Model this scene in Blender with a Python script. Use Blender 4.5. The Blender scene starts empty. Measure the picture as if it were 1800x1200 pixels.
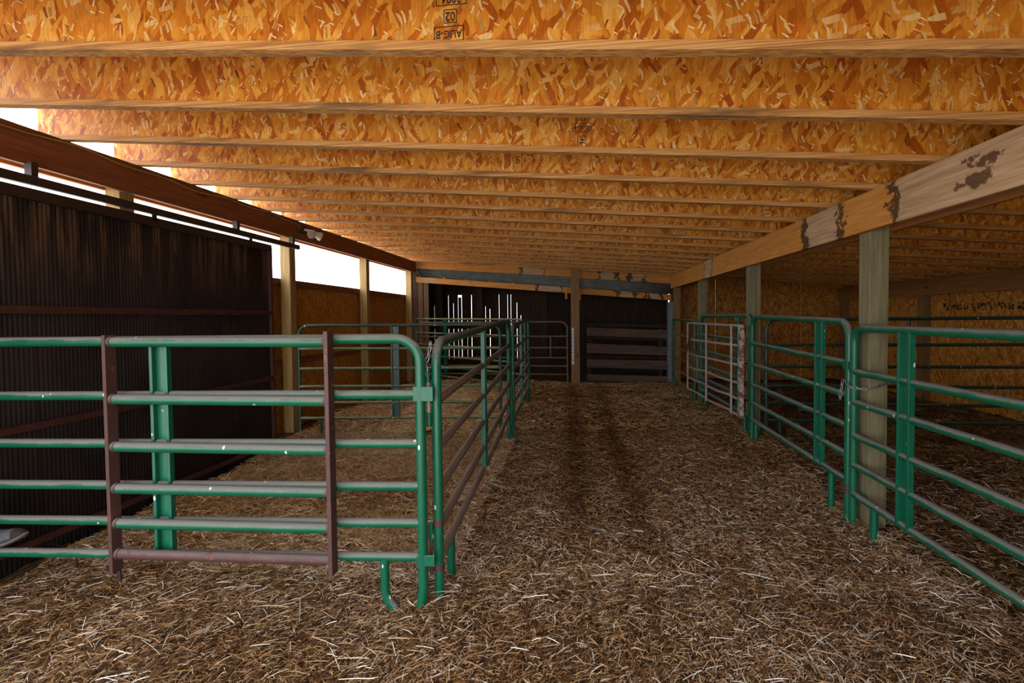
import bpy, bmesh, math, random
import numpy as np
from mathutils import Vector, Matrix
random.seed(7); rng = np.random.default_rng(11)
S = bpy.context.scene
COL = S.collection

# ------------------------------------------------------------------ camera
cd = bpy.data.cameras.new('camera'); cam = bpy.data.objects.new('camera', cd); COL.objects.link(cam)
S.camera = cam
yaw, pit, rol, foc = 0.1279, 0.0297, -0.0108, 860.08
F = Vector((-math.sin(yaw)*math.cos(pit), math.cos(yaw)*math.cos(pit), -math.sin(pit)))
R0 = Vector((math.cos(yaw), math.sin(yaw), 0)); U0 = R0.cross(F)
RR = math.cos(rol)*R0 + math.sin(rol)*U0; UU = -math.sin(rol)*R0 + math.cos(rol)*U0
m = Matrix((RR, UU, -F)).transposed().to_4x4(); m.translation = (0, 0, 1.63)
cam.matrix_world = m
cd.sensor_fit = 'HORIZONTAL'; cd.sensor_width = 36; cd.lens = 36*foc/1800
cd.shift_y = -16.63/1800; cd.clip_start = 0.05; cd.clip_end = 300

# ------------------------------------------------------------------ light: bright overcast daylight from outside
W = bpy.data.worlds.new('overcast_sky'); S.world = W; W.use_nodes = True
wn = W.node_tree; bg = wn.nodes['Background']
bg.inputs['Color'].default_value = (0.93, 0.965, 1.0, 1); bg.inputs['Strength'].default_value = 1.35
S.view_settings.view_transform = 'Standard'; S.view_settings.look = 'None'
S.view_settings.gamma = 1; S.view_settings.use_curve_mapping = False
S.view_settings.exposure = 2.1
try:
    S.cycles.max_bounces = 10; S.cycles.diffuse_bounces = 7; S.cycles.glossy_bounces = 3
    S.cycles.sample_clamp_indirect = 8
except Exception: pass

sd = bpy.data.lights.new('sun', 'SUN'); sd.energy = 4.2; sd.angle = .02; sd.color = (1, .95, .87)
so_ = bpy.data.objects.new('sun', sd); COL.objects.link(so_); so_.location = (2, -8, 12)
so_.rotation_euler = Vector((-.12, .30, -.95)).to_track_quat('-Z', 'Y').to_euler()      # high, behind the camera: added so the sunlit yard bounces light indoors

def portal(loc, rot, sx, sy):                    # a light portal: guides sky sampling through an opening, gives no light itself
    l = bpy.data.lights.new('sky_portal', 'AREA'); l.shape = 'RECTANGLE'; l.size = sx; l.size_y = sy
    l.cycles.is_portal = True
    o = bpy.data.objects.new('sky_portal', l); COL.objects.link(o); o.location = loc; o.rotation_euler = rot

# ------------------------------------------------------------------ helpers
def tag(o, label=None, cat=None, group=None, kind=None):
    if label: o['label'] = label
    if cat: o['category'] = cat
    if group: o['group'] = group
    if kind: o['kind'] = kind
    return o
def empty(name, loc, label=None, cat=None, group=None, kind=None):
    o = bpy.data.objects.new(name, None); COL.objects.link(o); o.location = loc; o.empty_display_size = .1
    return tag(o, label, cat, group, kind)
class MB:
    def __init__(s): s.v = []; s.f = []; s.sm = []
    def add(s, vs, fs, smooth=False):
        n = len(s.v); s.v += [tuple(v) for v in vs]; s.f += [tuple(i+n for i in f) for f in fs]; s.sm += [smooth]*len(fs)
    def box(s, a, b):
        x0, y0, z0 = a; x1, y1, z1 = b
        s.add([(x0,y0,z0),(x1,y0,z0),(x1,y1,z0),(x0,y1,z0),(x0,y0,z1),(x1,y0,z1),(x1,y1,z1),(x0,y1,z1)],
              [(0,3,2,1),(4,5,6,7),(0,1,5,4),(1,2,6,5),(2,3,7,6),(3,0,4,7)])
    def bar(s, p, q, w, h, up=(0,0,1)):          # box from p to q, w across, h along up
        p = Vector(p); q = Vector(q); d = (q-p).normalized(); up = Vector(up)
        x = d.cross(up).normalized(); y = x.cross(d)
        vs = []
        for c in (p, q):
            for a, b in ((-1,-1),(1,-1),(1,1),(-1,1)): vs.append(c + x*a*w/2 + y*b*h/2)
        s.add(vs, [(0,1,2,3),(7,6,5,4),(0,4,5,1),(1,5,6,2),(2,6,7,3),(3,7,4,0)])
    def tube(s, pts, r, n=10, caps=True):
        pts = [Vector(p) for p in pts]; N = len(pts)
        rs = r if isinstance(r, (list, tuple)) else [r]*N
        T = [(pts[min(i+1,N-1)]-pts[max(i-1,0)]).normalized() for i in range(N)]
        u = T[0].orthogonal().normalized(); vs = []; fs = []
        for i in range(N):
            u = (u - T[i]*u.dot(T[i])).normalized(); w = T[i].cross(u)
            for k in range(n):
                a = 2*math.pi*k/n; vs.append(pts[i] + (u*math.cos(a) + w*math.sin(a))*rs[i])
        for i in range(N-1):
            for k in range(n):
                k2 = (k+1) % n; fs.append((i*n+k, i*n+k2, (i+1)*n+k2, (i+1)*n+k))
        s.add(vs, fs, True)
        if caps:
            s.add(vs[:n], [tuple(range(n-1,-1,-1))]); s.add(vs[-n:], [tuple(range(n))])
    def build(s, name, mat, parent=None, loc=None, bevel=0):
        me = bpy.data.meshes.new(name)
        off = Vector((0,0,0))
        if parent is not None and loc is None:   # verts are in world space; store them relative to the thing
            off = parent_world(parent)
        me.from_pydata([tuple(Vector(v)-off) for v in s.v], [], s.f)
        me.polygons.foreach_set('use_smooth', s.sm); me.update()
        return link(name, me, mat, parent, loc, bevel)
def parent_world(p):
    o = Vector((0,0,0))
    while p is not None: o = o + p.location; p = p.parent
    return o
def link(name, me, mat, parent=None, loc=None, bevel=0):
    if mat and not me.materials: me.materials.append(mat)
    o = bpy.data.objects.new(name, me); COL.objects.link(o)
    if parent is not None: o.parent = parent
    if loc is not None: o.location = loc
    if bevel:
        b = o.modifiers.new('bevel', 'BEVEL'); b.width = bevel; b.segments = 2; b.limit_method = 'ANGLE'
    return o
def one(name, mb, mat, label, cat, group=None, kind=None, bevel=0, origin=None):    # a thing that is one mesh
    vs = np.array(mb.v); o0 = Vector(origin) if origin else Vector((vs[:,0].mean(), vs[:,1].mean(), vs[:,2].min()))
    me = bpy.data.meshes.new(name); me.from_pydata([tuple(Vector(v)-o0) for v in mb.v], [], mb.f)
    me.polygons.foreach_set('use_smooth', mb.sm); me.update()
    return tag(link(name, me, mat, None, o0, bevel), label, cat, group, kind)

def ss(a, b, x):
    t = np.clip((x-a)/(b-a), 0, 1); return t*t*(3-2*t)
def vnoise(x, y, s, seed=0):                     # cheap smooth value noise in numpy
    x = np.asarray(x, float)/s; y = np.asarray(y, float)/s
    xi = np.floor(x).astype(int); yi = np.floor(y).astype(int); fx = x-xi; fy = y-yi
    fx = fx*fx*(3-2*fx); fy = fy*fy*(3-2*fy)
    def h(a, b):
        n = (a*374761393 + b*668265263 + seed*974711) & 0x7fffffff
        n = ((n ^ (n >> 13))*1274126177) & 0x7fffffff
        return ((n ^ (n >> 16)) & 0xffff)/65535.0
    return (h(xi,yi)*(1-fx)+h(xi+1,yi)*fx)*(1-fy) + (h(xi,yi+1)*(1-fx)+h(xi+1,yi+1)*fx)*fy
def gbase(x, y):
    x = np.asarray(x, float); y = np.asarray(y, float)
    far = ss(6.0, 11.0, y)*.15
    right = ss(.5, 2.2, x)*ss(3.6, 6.0, y)*.13*(1-ss(6.0, 11.0, y))
    return far + right
def ground(x, y):
    x = np.asarray(x, float); y = np.asarray(y, float)
    z = gbase(x, y)
    rough = .6 + .6*ss(-.6, -1.4, x) + .3*ss(2.2, 2.8, x)
    z = z + (vnoise(x, y, .9, 1)-.5)*.05*rough + (vnoise(x, y, .33, 2)-.5)*.035*rough + (vnoise(x, y, .11, 3)-.5)*.022
    z = z + .13*np.exp(-((x+3.75)/.5)**2)*ss(4.5, 5.6, y)*ss(9, 7, y)                # straw banked against the left wall
    z = z + .06*np.exp(-(((x+1.9)/.9)**2+((y-2.1)/.35)**2)) + .05*np.exp(-(((x+.7)/.3)**2+((y-2.6)/.3)**2))
    z = z + .05*np.exp(-(((x-2.2)/.25)**2)) * ss(2, 3.5, y)*ss(10, 7, y)*.7
    return z - .02

# ------------------------------------------------------------------ materials
def mat(name):
    M = bpy.data.materials.new(name); M.use_nodes = True; nt = M.node_tree
    return M, nt, nt.nodes['Principled BSDF']
def N(nt, t, **kw):
    n = nt.nodes.new(t)
    for k, v in kw.items():
        if k in ('inp',):
            for a, b in v.items():
                if isinstance(b, bpy.types.NodeSocket): nt.links.new(b, n.inputs[a])
                else: n.inputs[a].default_value = b
        else: setattr(n, k, v)
    return n
def ramp(nt, fac, stops, interp='LINEAR'):
    r = nt.nodes.new('ShaderNodeValToRGB'); r.color_ramp.interpolation = interp
    e = r.color_ramp.elements
    e[0].position = stops[0][0]; e[0].color = (*stops[0][1], 1)
    e[1].position = stops[-1][0]; e[1].color = (*stops[-1][1], 1)
    for p, c in stops[1:-1]:
        k = e.new(p); k.color = (*c, 1)
    nt.links.new(fac, r.inputs[0]); return r.outputs[0]
def mix(nt, fac, a, b, mode='MIX'):
    n = nt.nodes.new('ShaderNodeMix'); n.data_type = 'RGBA'; n.blend_type = mode
    for s, v in ((n.inputs[0], fac), (n.inputs[6], a), (n.inputs[7], b)):
        if isinstance(v, bpy.types.NodeSocket): nt.links.new(v, s)
        else: s.default_value = v if not isinstance(v, tuple) or len(v) == 4 else (*v, 1)
    return n.outputs[2]
def math_(nt, op, a, b=0.0, clamp=False):
    n = nt.nodes.new('ShaderNodeMath'); n.operation = op; n.use_clamp = clamp
    for s, v in ((n.inputs[0], a), (n.inputs[1], b)):
        if isinstance(v, bpy.types.NodeSocket): nt.links.new(v, s)
        else: s.default_value = v
    return n.outputs[0]
def coords(nt, scale=(1,1,1), rot=(0,0,0), rnd=0.0, swz=None):
    tc = nt.nodes.new('ShaderNodeTexCoord'); v = tc.outputs['Object']
    if swz:
        sp = N(nt, 'ShaderNodeSeparateXYZ', inp={0: v}); cb = nt.nodes.new('ShaderNodeCombineXYZ')
        for i, a in enumerate(swz):
            if a >= 0: nt.links.new(sp.outputs[a], cb.inputs[i])
        v = cb.outputs[0]
    if rnd:
        oi = nt.nodes.new('ShaderNodeObjectInfo'); mu = N(nt, 'ShaderNodeVectorMath', operation='SCALE', inp={0: (rnd*1.0, rnd*.73, 0 if swz else rnd*.41)})
        nt.links.new(oi.outputs['Random'], mu.inputs['Scale'])
        ad = N(nt, 'ShaderNodeVectorMath', operation='ADD', inp={0: v, 1: mu.outputs[0]}); v = ad.outputs[0]
    mp = N(nt, 'ShaderNodeMapping', inp={0: v}); mp.inputs['Scale'].default_value = scale; mp.inputs['Rotation'].default_value = rot
    return mp.outputs[0]
def noise(nt, vec, scale, detail=3, rough=.5, dist=0):
    n = N(nt, 'ShaderNodeTexNoise', inp={'Vector': vec, 'Scale': scale, 'Detail': detail, 'Roughness': rough, 'Distortion': dist}); return n.outputs[0]
def bump(nt, bs, h, strength, dist):
    b = N(nt, 'ShaderNodeBump', inp={'Height': h, 'Strength': strength, 'Distance': dist}); nt.links.new(b.outputs[0], bs.inputs['Normal'])

def osb(name, swz, dark=1.0, sat=1.0, sizes=1.0, pale=1.0):
    M, nt, bs = mat(name)
    def flakes(rot, sx, sy, off):
        v = coords(nt, (1,1,1), (0,0,0), 37.0, swz)
        nz = N(nt, 'ShaderNodeTexNoise', inp={'Vector': v, 'Scale': 9, 'Detail': 2})
        w = N(nt, 'ShaderNodeVectorMath', operation='MULTIPLY_ADD', inp={0: nz.outputs['Color'], 1: (.05,.03,0), 2: v})
        mp = N(nt, 'ShaderNodeMapping', inp={0: w.outputs[0]}); mp.inputs['Rotation'].default_value = (0,0,rot); mp.inputs['Location'].default_value = (off, off*1.7, 0)
        m2 = N(nt, 'ShaderNodeMapping', inp={0: mp.outputs[0]}); m2.inputs['Scale'].default_value = (1/(sx*sizes), 1/(sy*sizes), 1)
        vo = N(nt, 'ShaderNodeTexVoronoi', voronoi_dimensions='2D', distance='CHEBYCHEV', inp={'Vector': m2.outputs[0], 'Scale': 1.0, 'Randomness': .95})
        sp = N(nt, 'ShaderNodeSeparateColor', inp={0: vo.outputs['Color']}); return sp, vo.outputs['Distance']
    k = dark
    base = [(0.0, (.38*k,.085*k,.006*k)), (.2, (.56*k,.17*k,.012*k)), (.5, (.68*k,.26*k,.022*k)), (.8, (.78*k,.36*k,.045*k)), (1, (.86*k,.47*k,.10*k))]
    a, da = flakes(.16, .034, .15, 0)
    b, db = flakes(-.36, .030, .13, 3.1)
    c, dc = flakes(.62, .026, .10, 7.7)
    d, dd = flakes(1.35, .034, .085, 12.3)
    e, de = flakes(-.3, .016, .075, 17.3)
    g, dg = flakes(.55, .010, .05, 23.3)
    h_, dh = flakes(-1.0, .008, .04, 31.3)
    col = ramp(nt, a.outputs[0], base)
    col = mix(nt, math_(nt, 'GREATER_THAN', b.outputs[1], .5), col, ramp(nt, b.outputs[0], base))
    col = mix(nt, math_(nt, 'GREATER_THAN', c.outputs[1], .7), col, ramp(nt, c.outputs[0], base))
    tan = [(0, (.45*k,.15*k,.02*k)), (.5, (.70*k,.36*k,.09*k)), (1, (.86*k,.60*k,.27*k))]
    mk = math_(nt, 'MULTIPLY', math_(nt, 'GREATER_THAN', d.outputs[1], 1-.075*pale), math_(nt, 'LESS_THAN', dd, .38))
    col = mix(nt, mk, col, ramp(nt, d.outputs[0], tan))
    mk = math_(nt, 'MULTIPLY', math_(nt, 'GREATER_THAN', e.outputs[1], 1-.10*pale), math_(nt, 'LESS_THAN', de, .36))
    col = mix(nt, mk, col, ramp(nt, e.outputs[0], [(0, (.16*k,.04*k,.005*k)), (.4, (.7*k,.4*k,.12*k)), (1, (.92*k,.7*k,.38*k))]))
    mk = math_(nt, 'MULTIPLY', math_(nt, 'GREATER_THAN', g.outputs[1], 1-.055*pale), math_(nt, 'LESS_THAN', dg, .33))
    col = mix(nt, mk, col, ramp(nt, g.outputs[0], [(0, (.16*k,.04*k,.005*k)), (.3, (.75*k,.42*k,.11*k)), (1, (.95*k,.78*k,.45*k))]))
    mk = math_(nt, 'MULTIPLY', math_(nt, 'GREATER_THAN', h_.outputs[1], 1-.04*pale), math_(nt, 'LESS_THAN', dh, .33))
    col = mix(nt, mk, col, ramp(nt, h_.outputs[0], [(0, (.16*k,.04*k,.005*k)), (.3, (.8*k,.48*k,.14*k)), (1, (.95*k,.78*k,.45*k))]))
    gr = noise(nt, coords(nt, (110, 14, 1), (0,0,.15), 37.0, swz), 1, 3)
    col = mix(nt, .55, col, ramp(nt, gr, [(.3, (.62,.5,.36)), (.6, (1,1,1))]), 'MULTIPLY')
    if sat != 1:
        hs = N(nt, 'ShaderNodeHueSaturation', inp={'Saturation': sat, 'Color': col}); col = hs.outputs[0]
    nt.links.new(col, bs.inputs['Base Color']); bs.inputs['Roughness'].default_value = .5
    bs.inputs['Specular IOR Level'].default_value = .35
    h = math_(nt, 'ADD', a.outputs[2], math_(nt, 'ADD', math_(nt, 'MULTIPLY', b.outputs[2], .8), math_(nt, 'MULTIPLY', gr, .6)))
    bump(nt, bs, h, .55, .004)
    return M
def wood(name, c0, c1, axis=0, grain=1.0, stain=None, rough=.65, knots=True):
    M, nt, bs = mat(name)
    sc = [34, 34, 34]; sc[axis] = 1.6
    n1 = noise(nt, coords(nt, tuple(sc), rnd=23.0), grain, 4, .6, .6)
    n2 = noise(nt, coords(nt, tuple(x*3.2 for x in sc), rnd=23.0), grain, 3)
    col = ramp(nt, n1, [(.3, c0), (.68, c1)])
    col = mix(nt, .5, col, ramp(nt, n2, [(.35, (.6,.5,.42)), (.6, (1,1,1))]), 'MULTIPLY')
    if knots:
        sk = [2.2, 9, 9] if axis == 0 else ([9, 2.2, 9] if axis == 1 else [9, 9, 2.2])
        vo = N(nt, 'ShaderNodeTexVoronoi', inp={'Vector': coords(nt, tuple(sk), rnd=11.0), 'Scale': .55})
        col = mix(nt, ramp(nt, vo.outputs['Distance'], [(.05, (.8,.8,.8)), (.13, (0,0,0))]), col, tuple(x*.28 for x in c0))
    if stain:
        s0 = [.9, .9, .9]; s0[axis] = .55
        st = noise(nt, coords(nt, tuple(s0), rnd=5.0), stain[0], 5, .62, .4)
        col = mix(nt, ramp(nt, st, [(stain[1], (0,0,0)), (stain[1]+.03, (1,1,1))]), col, mix(nt, .65, col, stain[2]))
    nt.links.new(col, bs.inputs['Base Color']); bs.inputs['Roughness'].default_value = rough; bs.inputs['Specular IOR Level'].default_value = .25
    bump(nt, bs, n2, .3, .002); return M
def paint(name, body, dust, dust_amt=.5, rust=0.0, metal=0.0, rough=.38):
    M, nt, bs = mat(name)
    v = coords(nt, (1,1,1), rnd=31.0)
    fine = noise(nt, v, 60, 4, .6); big = noise(nt, v, 5, 4, .6)
    geo = nt.nodes.new('ShaderNodeNewGeometry'); nz = N(nt, 'ShaderNodeSeparateXYZ', inp={0: geo.outputs['Normal']}).outputs[2]
    col = mix(nt, .35, body, ramp(nt, big, [(.3, tuple(x*.62 for x in body)), (.7, tuple(min(1, x*1.3+.01) for x in body))]))
    # dust and dried mud lie on the upper side of every tube
    dm = math_(nt, 'ADD', math_(nt, 'MULTIPLY', nz, 1.0), math_(nt, 'MULTIPLY', math_(nt, 'SUBTRACT', big, .5), 1.1))
    dm = math_(nt, 'ADD', dm, math_(nt, 'MULTIPLY', math_(nt, 'SUBTRACT', fine, .5), .5))
    lo = .75 - dust_amt
    dmk = ramp(nt, dm, [(max(0, lo), (0,0,0)), (min(1, lo+.28), (.92,.92,.92))])
    col = mix(nt, dmk, col, dust)
    if rust:
        rn = noise(nt, v, 14, 6, .72)
        col = mix(nt, ramp(nt, rn, [(.66-rust*.3, (0,0,0)), (.70-rust*.3, (1,1,1))]), col, ramp(nt, fine, [(.3, (.085,.022,.01)), (.7, (.21,.085,.055))]))
    sp = N(nt, 'ShaderNodeTexVoronoi', inp={'Vector': coords(nt, (1,1,.45), rnd=31.0), 'Scale': 26})
    sr = N(nt, 'ShaderNodeSeparateColor', inp={0: sp.outputs['Color']}).outputs[0]
    fl = math_(nt, 'MULTIPLY', math_(nt, 'LESS_THAN', sp.outputs['Distance'], .17), math_(nt, 'GREATER_THAN', sr, .88))
    col = mix(nt, fl, col, (.62,.64,.6))
    nt.links.new(col, bs.inputs['Base Color']); bs.inputs['Metallic'].default_value = metal
    rr = math_(nt, 'ADD', math_(nt, 'MULTIPLY', N(nt, 'ShaderNodeSeparateColor', inp={0: dmk}).outputs[0], .45), rough)
    nt.links.new(rr, bs.inputs['Roughness']); bump(nt, bs, fine, .25, .0015); return M
def flat(name, c, rough=.6, metal=0.0, nsc=20, amt=.3):
    M, nt, bs = mat(name); n = noise(nt, coords(nt, rnd=9.0), nsc, 4)
    col = mix(nt, 1.0, c, ramp(nt, n, [(.3, (1-amt,)*3), (.7, (1,1,1))]), 'MULTIPLY')
    nt.links.new(col, bs.inputs['Base Color']); bs.inputs['Roughness'].default_value = rough; bs.inputs['Metallic'].default_value = metal
    return M

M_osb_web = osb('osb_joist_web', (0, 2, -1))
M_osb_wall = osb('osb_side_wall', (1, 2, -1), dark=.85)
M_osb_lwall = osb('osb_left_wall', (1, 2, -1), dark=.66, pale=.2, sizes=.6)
M_osb_back = osb('osb_back_wall', (0, 2, -1), dark=.78)
M_osb_deck = osb('osb_roof_deck', (0, 1, -1))
M_flange = None
def lvl(name):                                   # laminated flange: thin ply lines along the joist, dark weather stains
    M, nt, bs = mat(name)
    v = coords(nt, (.5, 1, 1), rnd=0)
    ply = noise(nt, coords(nt, (.35, 60, 190), rnd=13.0), 1.6, 2, .4)
    gr = noise(nt, coords(nt, (2.2, 40, 60), rnd=13.0), 1, 4, .6, 1.5)
    col = ramp(nt, ply, [(.32, (.40,.17,.045)), (.5, (.60,.31,.10)), (.7, (.72,.44,.18))])
    col = mix(nt, .6, col, ramp(nt, gr, [(.35, (.55,.42,.3)), (.6, (1,1,1))]), 'MULTIPLY')
    st = noise(nt, coords(nt, (.55, 5, 5), rnd=17.0), 1.0, 5, .7)
    col = mix(nt, ramp(nt, st, [(.56, (0,0,0)), (.66, (.85,.85,.85))]), col, (.13,.07,.035))
    nt.links.new(col, bs.inputs['Base Color']); bs.inputs['Roughness'].default_value = .55; bs.inputs['Specular IOR Level'].default_value = .3
    bump(nt, bs, gr, .3, .002); return M
M_flange = lvl('laminated_flange')
M_beam_l = wood('dark_stained_beam', (.15,.048,.018), (.24,.085,.032), 1, 1.0)
M_beam_lo = wood('orange_outer_beam', (.45,.17,.05), (.62,.28,.09), 1)
def fir_beam(name, axis, bands, edges, off=0.0, knots=()):
    # new orange fir with greyed pale stretches that end in dark ragged water stains
    M, nt, bs = mat(name)
    sc = [30, 30, 30]; sc[axis] = 1.2
    n1 = noise(nt, coords(nt, tuple(sc)), 1, 4, .6, .8); n2 = noise(nt, coords(nt, tuple(x*3 for x in sc)), 1, 3)
    col = ramp(nt, n1, [(.3, (.52,.20,.035)), (.7, (.70,.34,.08))])
    grey = ramp(nt, n1, [(.3, (.36,.24,.14)), (.7, (.60,.44,.29))])
    v = coords(nt, (1,1,1)); sp = N(nt, 'ShaderNodeSeparateXYZ', inp={0: v})
    wob = [1, 1, 1]; wob[axis] = 1.5
    nA = noise(nt, coords(nt, (7,7,9)), 1.0, 6, .7)
    pos = math_(nt, 'ADD', math_(nt, 'ADD', sp.outputs[axis], off), math_(nt, 'MULTIPLY', math_(nt, 'SUBTRACT', nA, .5), .55))
    def band(a, b):
        return math_(nt, 'MULTIPLY', math_(nt, 'GREATER_THAN', pos, a), math_(nt, 'LESS_THAN', pos, b))
    f = 0.0
    for a, b in bands: f = math_(nt, 'ADD', band(a, b), f)
    col = mix(nt, math_(nt, 'MULTIPLY', f, .85), col, grey)
    nB = noise(nt, coords(nt, (16,16,16)), 1.0, 4)
    for e, w in edges:
        d = math_(nt, 'ABSOLUTE', math_(nt, 'SUBTRACT', pos, e))
        k = math_(nt, 'SUBTRACT', 1.0, math_(nt, 'DIVIDE', d, math_(nt, 'MULTIPLY', nB, w*2)), True)
        col = mix(nt, ramp(nt, k, [(0, (0,0,0)), (.35, (.92,.92,.92))]), col, (.055,.022,.008))
    for (p, z, r) in knots:
        q = N(nt, 'ShaderNodeCombineXYZ', inp={0: math_(nt, 'MULTIPLY', math_(nt, 'SUBTRACT', pos, p), .45), 1: math_(nt, 'SUBTRACT', sp.outputs[2], z)})
        d = N(nt, 'ShaderNodeVectorMath', operation='LENGTH', inp={0: q.outputs[0]}).outputs['Value']
        d = math_(nt, 'ADD', d, math_(nt, 'MULTIPLY', math_(nt, 'SUBTRACT', nB, .5), .05))
        col = mix(nt, ramp(nt, math_(nt, 'DIVIDE', d, r), [(.75, (.9,.9,.9)), (1, (0,0,0))]), col, (.09,.035,.012))
    col = mix(nt, .5, col, ramp(nt, n2, [(.35, (.62,.52,.42)), (.6, (1,1,1))]), 'MULTIPLY')
    nt.links.new(col, bs.inputs['Base Color']); bs.inputs['Roughness'].default_value = .65; bs.inputs['Specular IOR Level'].default_value = .25
    bump(nt, bs, n2, .3, .002); return M
M_fir = fir_beam('stained_fir_beam', 1, [(-2, 3.62), (4.28, 4.9), (8.0, 8.45)], [(3.62, .05), (4.28, .05), (4.9, .07), (8.0, .03), (8.45, .02)], -.9, [(2.86, .19, .035), (2.92, .10, .05), (2.98, .22, .02), (2.45, .12, .012)])
M_firx = fir_beam('stained_fir_header', 0, [(-.85, -.3), (.95, 1.35), (1.62, 1.95), (-3.6, -3.3)], [(-.85, .05), (-.3, .03), (.95, .04), (1.35, .05), (1.62, .06), (1.95, .04), (-2.4, .01)])
M_firB = wood('brown_fir_beam', (.30,.12,.035), (.42,.19,.06), 1)
M_post = wood('treated_green_post', (.15,.135,.075), (.26,.23,.13), 2, stain=(1.2, .58, (.14,.085,.045)))
M_postl = wood('yellow_fir_post', (.26,.165,.06), (.42,.29,.115), 2)
M_postc = wood('brown_fir_post', (.20,.11,.04), (.32,.19,.08), 2)
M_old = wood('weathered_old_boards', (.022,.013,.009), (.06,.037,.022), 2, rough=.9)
M_oldx = wood('grey_fence_boards', (.07,.048,.033), (.17,.12,.08), 0, rough=.85)
M_green = paint('green_enamel_tube', (.0,.098,.046), (.175,.165,.150), .56)
M_greenhi = paint('green_enamel_channel', (.0,.10,.052), (.2,.2,.17), .05)
M_greend = paint('dark_green_tube', (.006,.045,.032), (.10,.075,.05), .42)
M_mud = paint('mud_caked_green_tube', (.05,.06,.035), (.26,.185,.135), 1.5, rust=.05)
M_mudfar = paint('tan_dusty_tube', (.10,.085,.045), (.20,.14,.08), .7, rust=.4)
M_yel = paint('dusty_olive_tube', (.04,.11,.045), (.28,.24,.11), .5)
M_rust = paint('rusted_steel', (.070,.026,.022), (.15,.11,.105), .45, rust=.25, rough=.6)
M_grey = paint('galvanised_grey_tube', (.34,.30,.29), (.36,.30,.24), .4, rust=.12, rough=.45)
M_rustw = paint('rusted_white_stile', (.38,.33,.28), (.30,.2,.14), .2, rust=.62, rough=.6)
M_chain = flat('steel_chain', (.42,.42,.44), .35, .85, 80, .4)
M_dkmetal = flat('dark_brown_metal', (.035,.022,.018), .5, .2, 12, .4)
M_girt = flat('red_oxide_steel', (.075,.022,.016), .6, .1, 12, .4)
M_gal = flat('galvanised_corrugated_sheet', (.22,.24,.235), .36, .45, 5, .35)
M_greydoor = flat('grey_sheet_metal', (.20,.24,.27), .5, .2, 8, .3)
M_paper = flat('white_paper_strip', (.75,.76,.76), .7, 0, 60, .2)
M_ink = flat('black_stamp_ink', (.035,.03,.02), .7, 0, 300, .5)
M_inkf = flat('faded_stamp_ink', (.06,.035,.015), .8, 0, 60, .5)
M_black = flat('black_plastic', (.03,.03,.03), .5)
M_cable = flat('yellow_cable', (.42,.25,.06), .5)
M_lampw = flat('ivory_lamp_housing', (.62,.58,.48), .4)
M_rubber = flat('pale_rubber_sole', (.15,.125,.11), .7, 0, 60, .3)
M_shoe = flat('scuffed_grey_canvas', (.095,.095,.11), .85, 0, 70, .45)
M_toe = flat('brown_suede_toe', (.035,.02,.01), .9, 0, 90, .4)
M_clod = flat('dark_dung', (.035,.022,.015), .9, 0, 40, .4)
M_wheat = flat('pale_dry_leaf', (.62,.60,.58), .8, 0, 40, .3)
M_soil = flat('pale_yard_gravel', (.42,.38,.33), .95, 0, 6, .3)
mm, nt, bs = mat('lamp_glass'); bs.inputs['Base Color'].default_value = (.75,.75,.7,1); bs.inputs['Roughness'].default_value = .12; bs.inputs['Metallic'].default_value = .6
M_glass = mm

def corr_mat():
    M, nt, bs = mat('rusted_dark_corrugated_sheet')
    v = coords(nt, (1,1,1), rnd=0)
    col = ramp(nt, noise(nt, v, 2.2, 4), [(.3, (.019,.014,.012)), (.7, (.036,.026,.022))])
    streak = noise(nt, coords(nt, (10, 10, .8), rnd=3.0), 1.0, 5, .7)
    z = N(nt, 'ShaderNodeSeparateXYZ', inp={0: v}).outputs[2]
    top = math_(nt, 'MULTIPLY', math_(nt, 'SUBTRACT', z, 1.75), 1.6, True)
    f = math_(nt, 'MULTIPLY', ramp(nt, streak, [(.48, (0,0,0)), (.56, (1,1,1))]), top)
    col = mix(nt, f, col, (.14,.085,.05))
    nt.links.new(col, bs.inputs['Base Color']); bs.inputs['Roughness'].default_value = .8; bs.inputs['Metallic'].default_value = 0; bs.inputs['Specular IOR Level'].default_value = .15
    return M
M_corr = corr_mat()

def floor_mat():
    M, nt, bs = mat('trodden_straw_and_dirt')
    v = coords(nt, (1,1,1), rnd=0)
    n1 = noise(nt, v, 55, 6, .75); n2 = noise(nt, v, 1.3, 4, .6)
    # crossing short fibres for places where separate stalks are too small to see
    def fib(rot):
        return noise(nt, coords(nt, (150, 9, 1), (0,0,rot)), 1, 2, .5, .3)
    fb = math_(nt, 'MAXIMUM', math_(nt, 'MAXIMUM', fib(.3), fib(1.4)), math_(nt, 'MAXIMUM', fib(2.2), fib(2.9)))
    col = ramp(nt, n1, [(.3, (.020,.010,.005)), (.6, (.065,.035,.015)), (.8, (.14,.08,.035))])
    col = mix(nt, ramp(nt, fb, [(.60, (0,0,0)), (.70, (1,1,1))]), col, (.38,.25,.12))
    col = mix(nt, ramp(nt, n2, [(.35, (.75,.75,.75)), (.6, (0,0,0))]), col, mix(nt, .5, col, (.04,.022,.012)))
    nt.links.new(col, bs.inputs['Base Color']); bs.inputs['Roughness'].default_value = .95; bs.inputs['Specular IOR Level'].default_value = .1
    bump(nt, bs, math_(nt, 'ADD', fb, n1), .8, .012)
    return M
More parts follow.
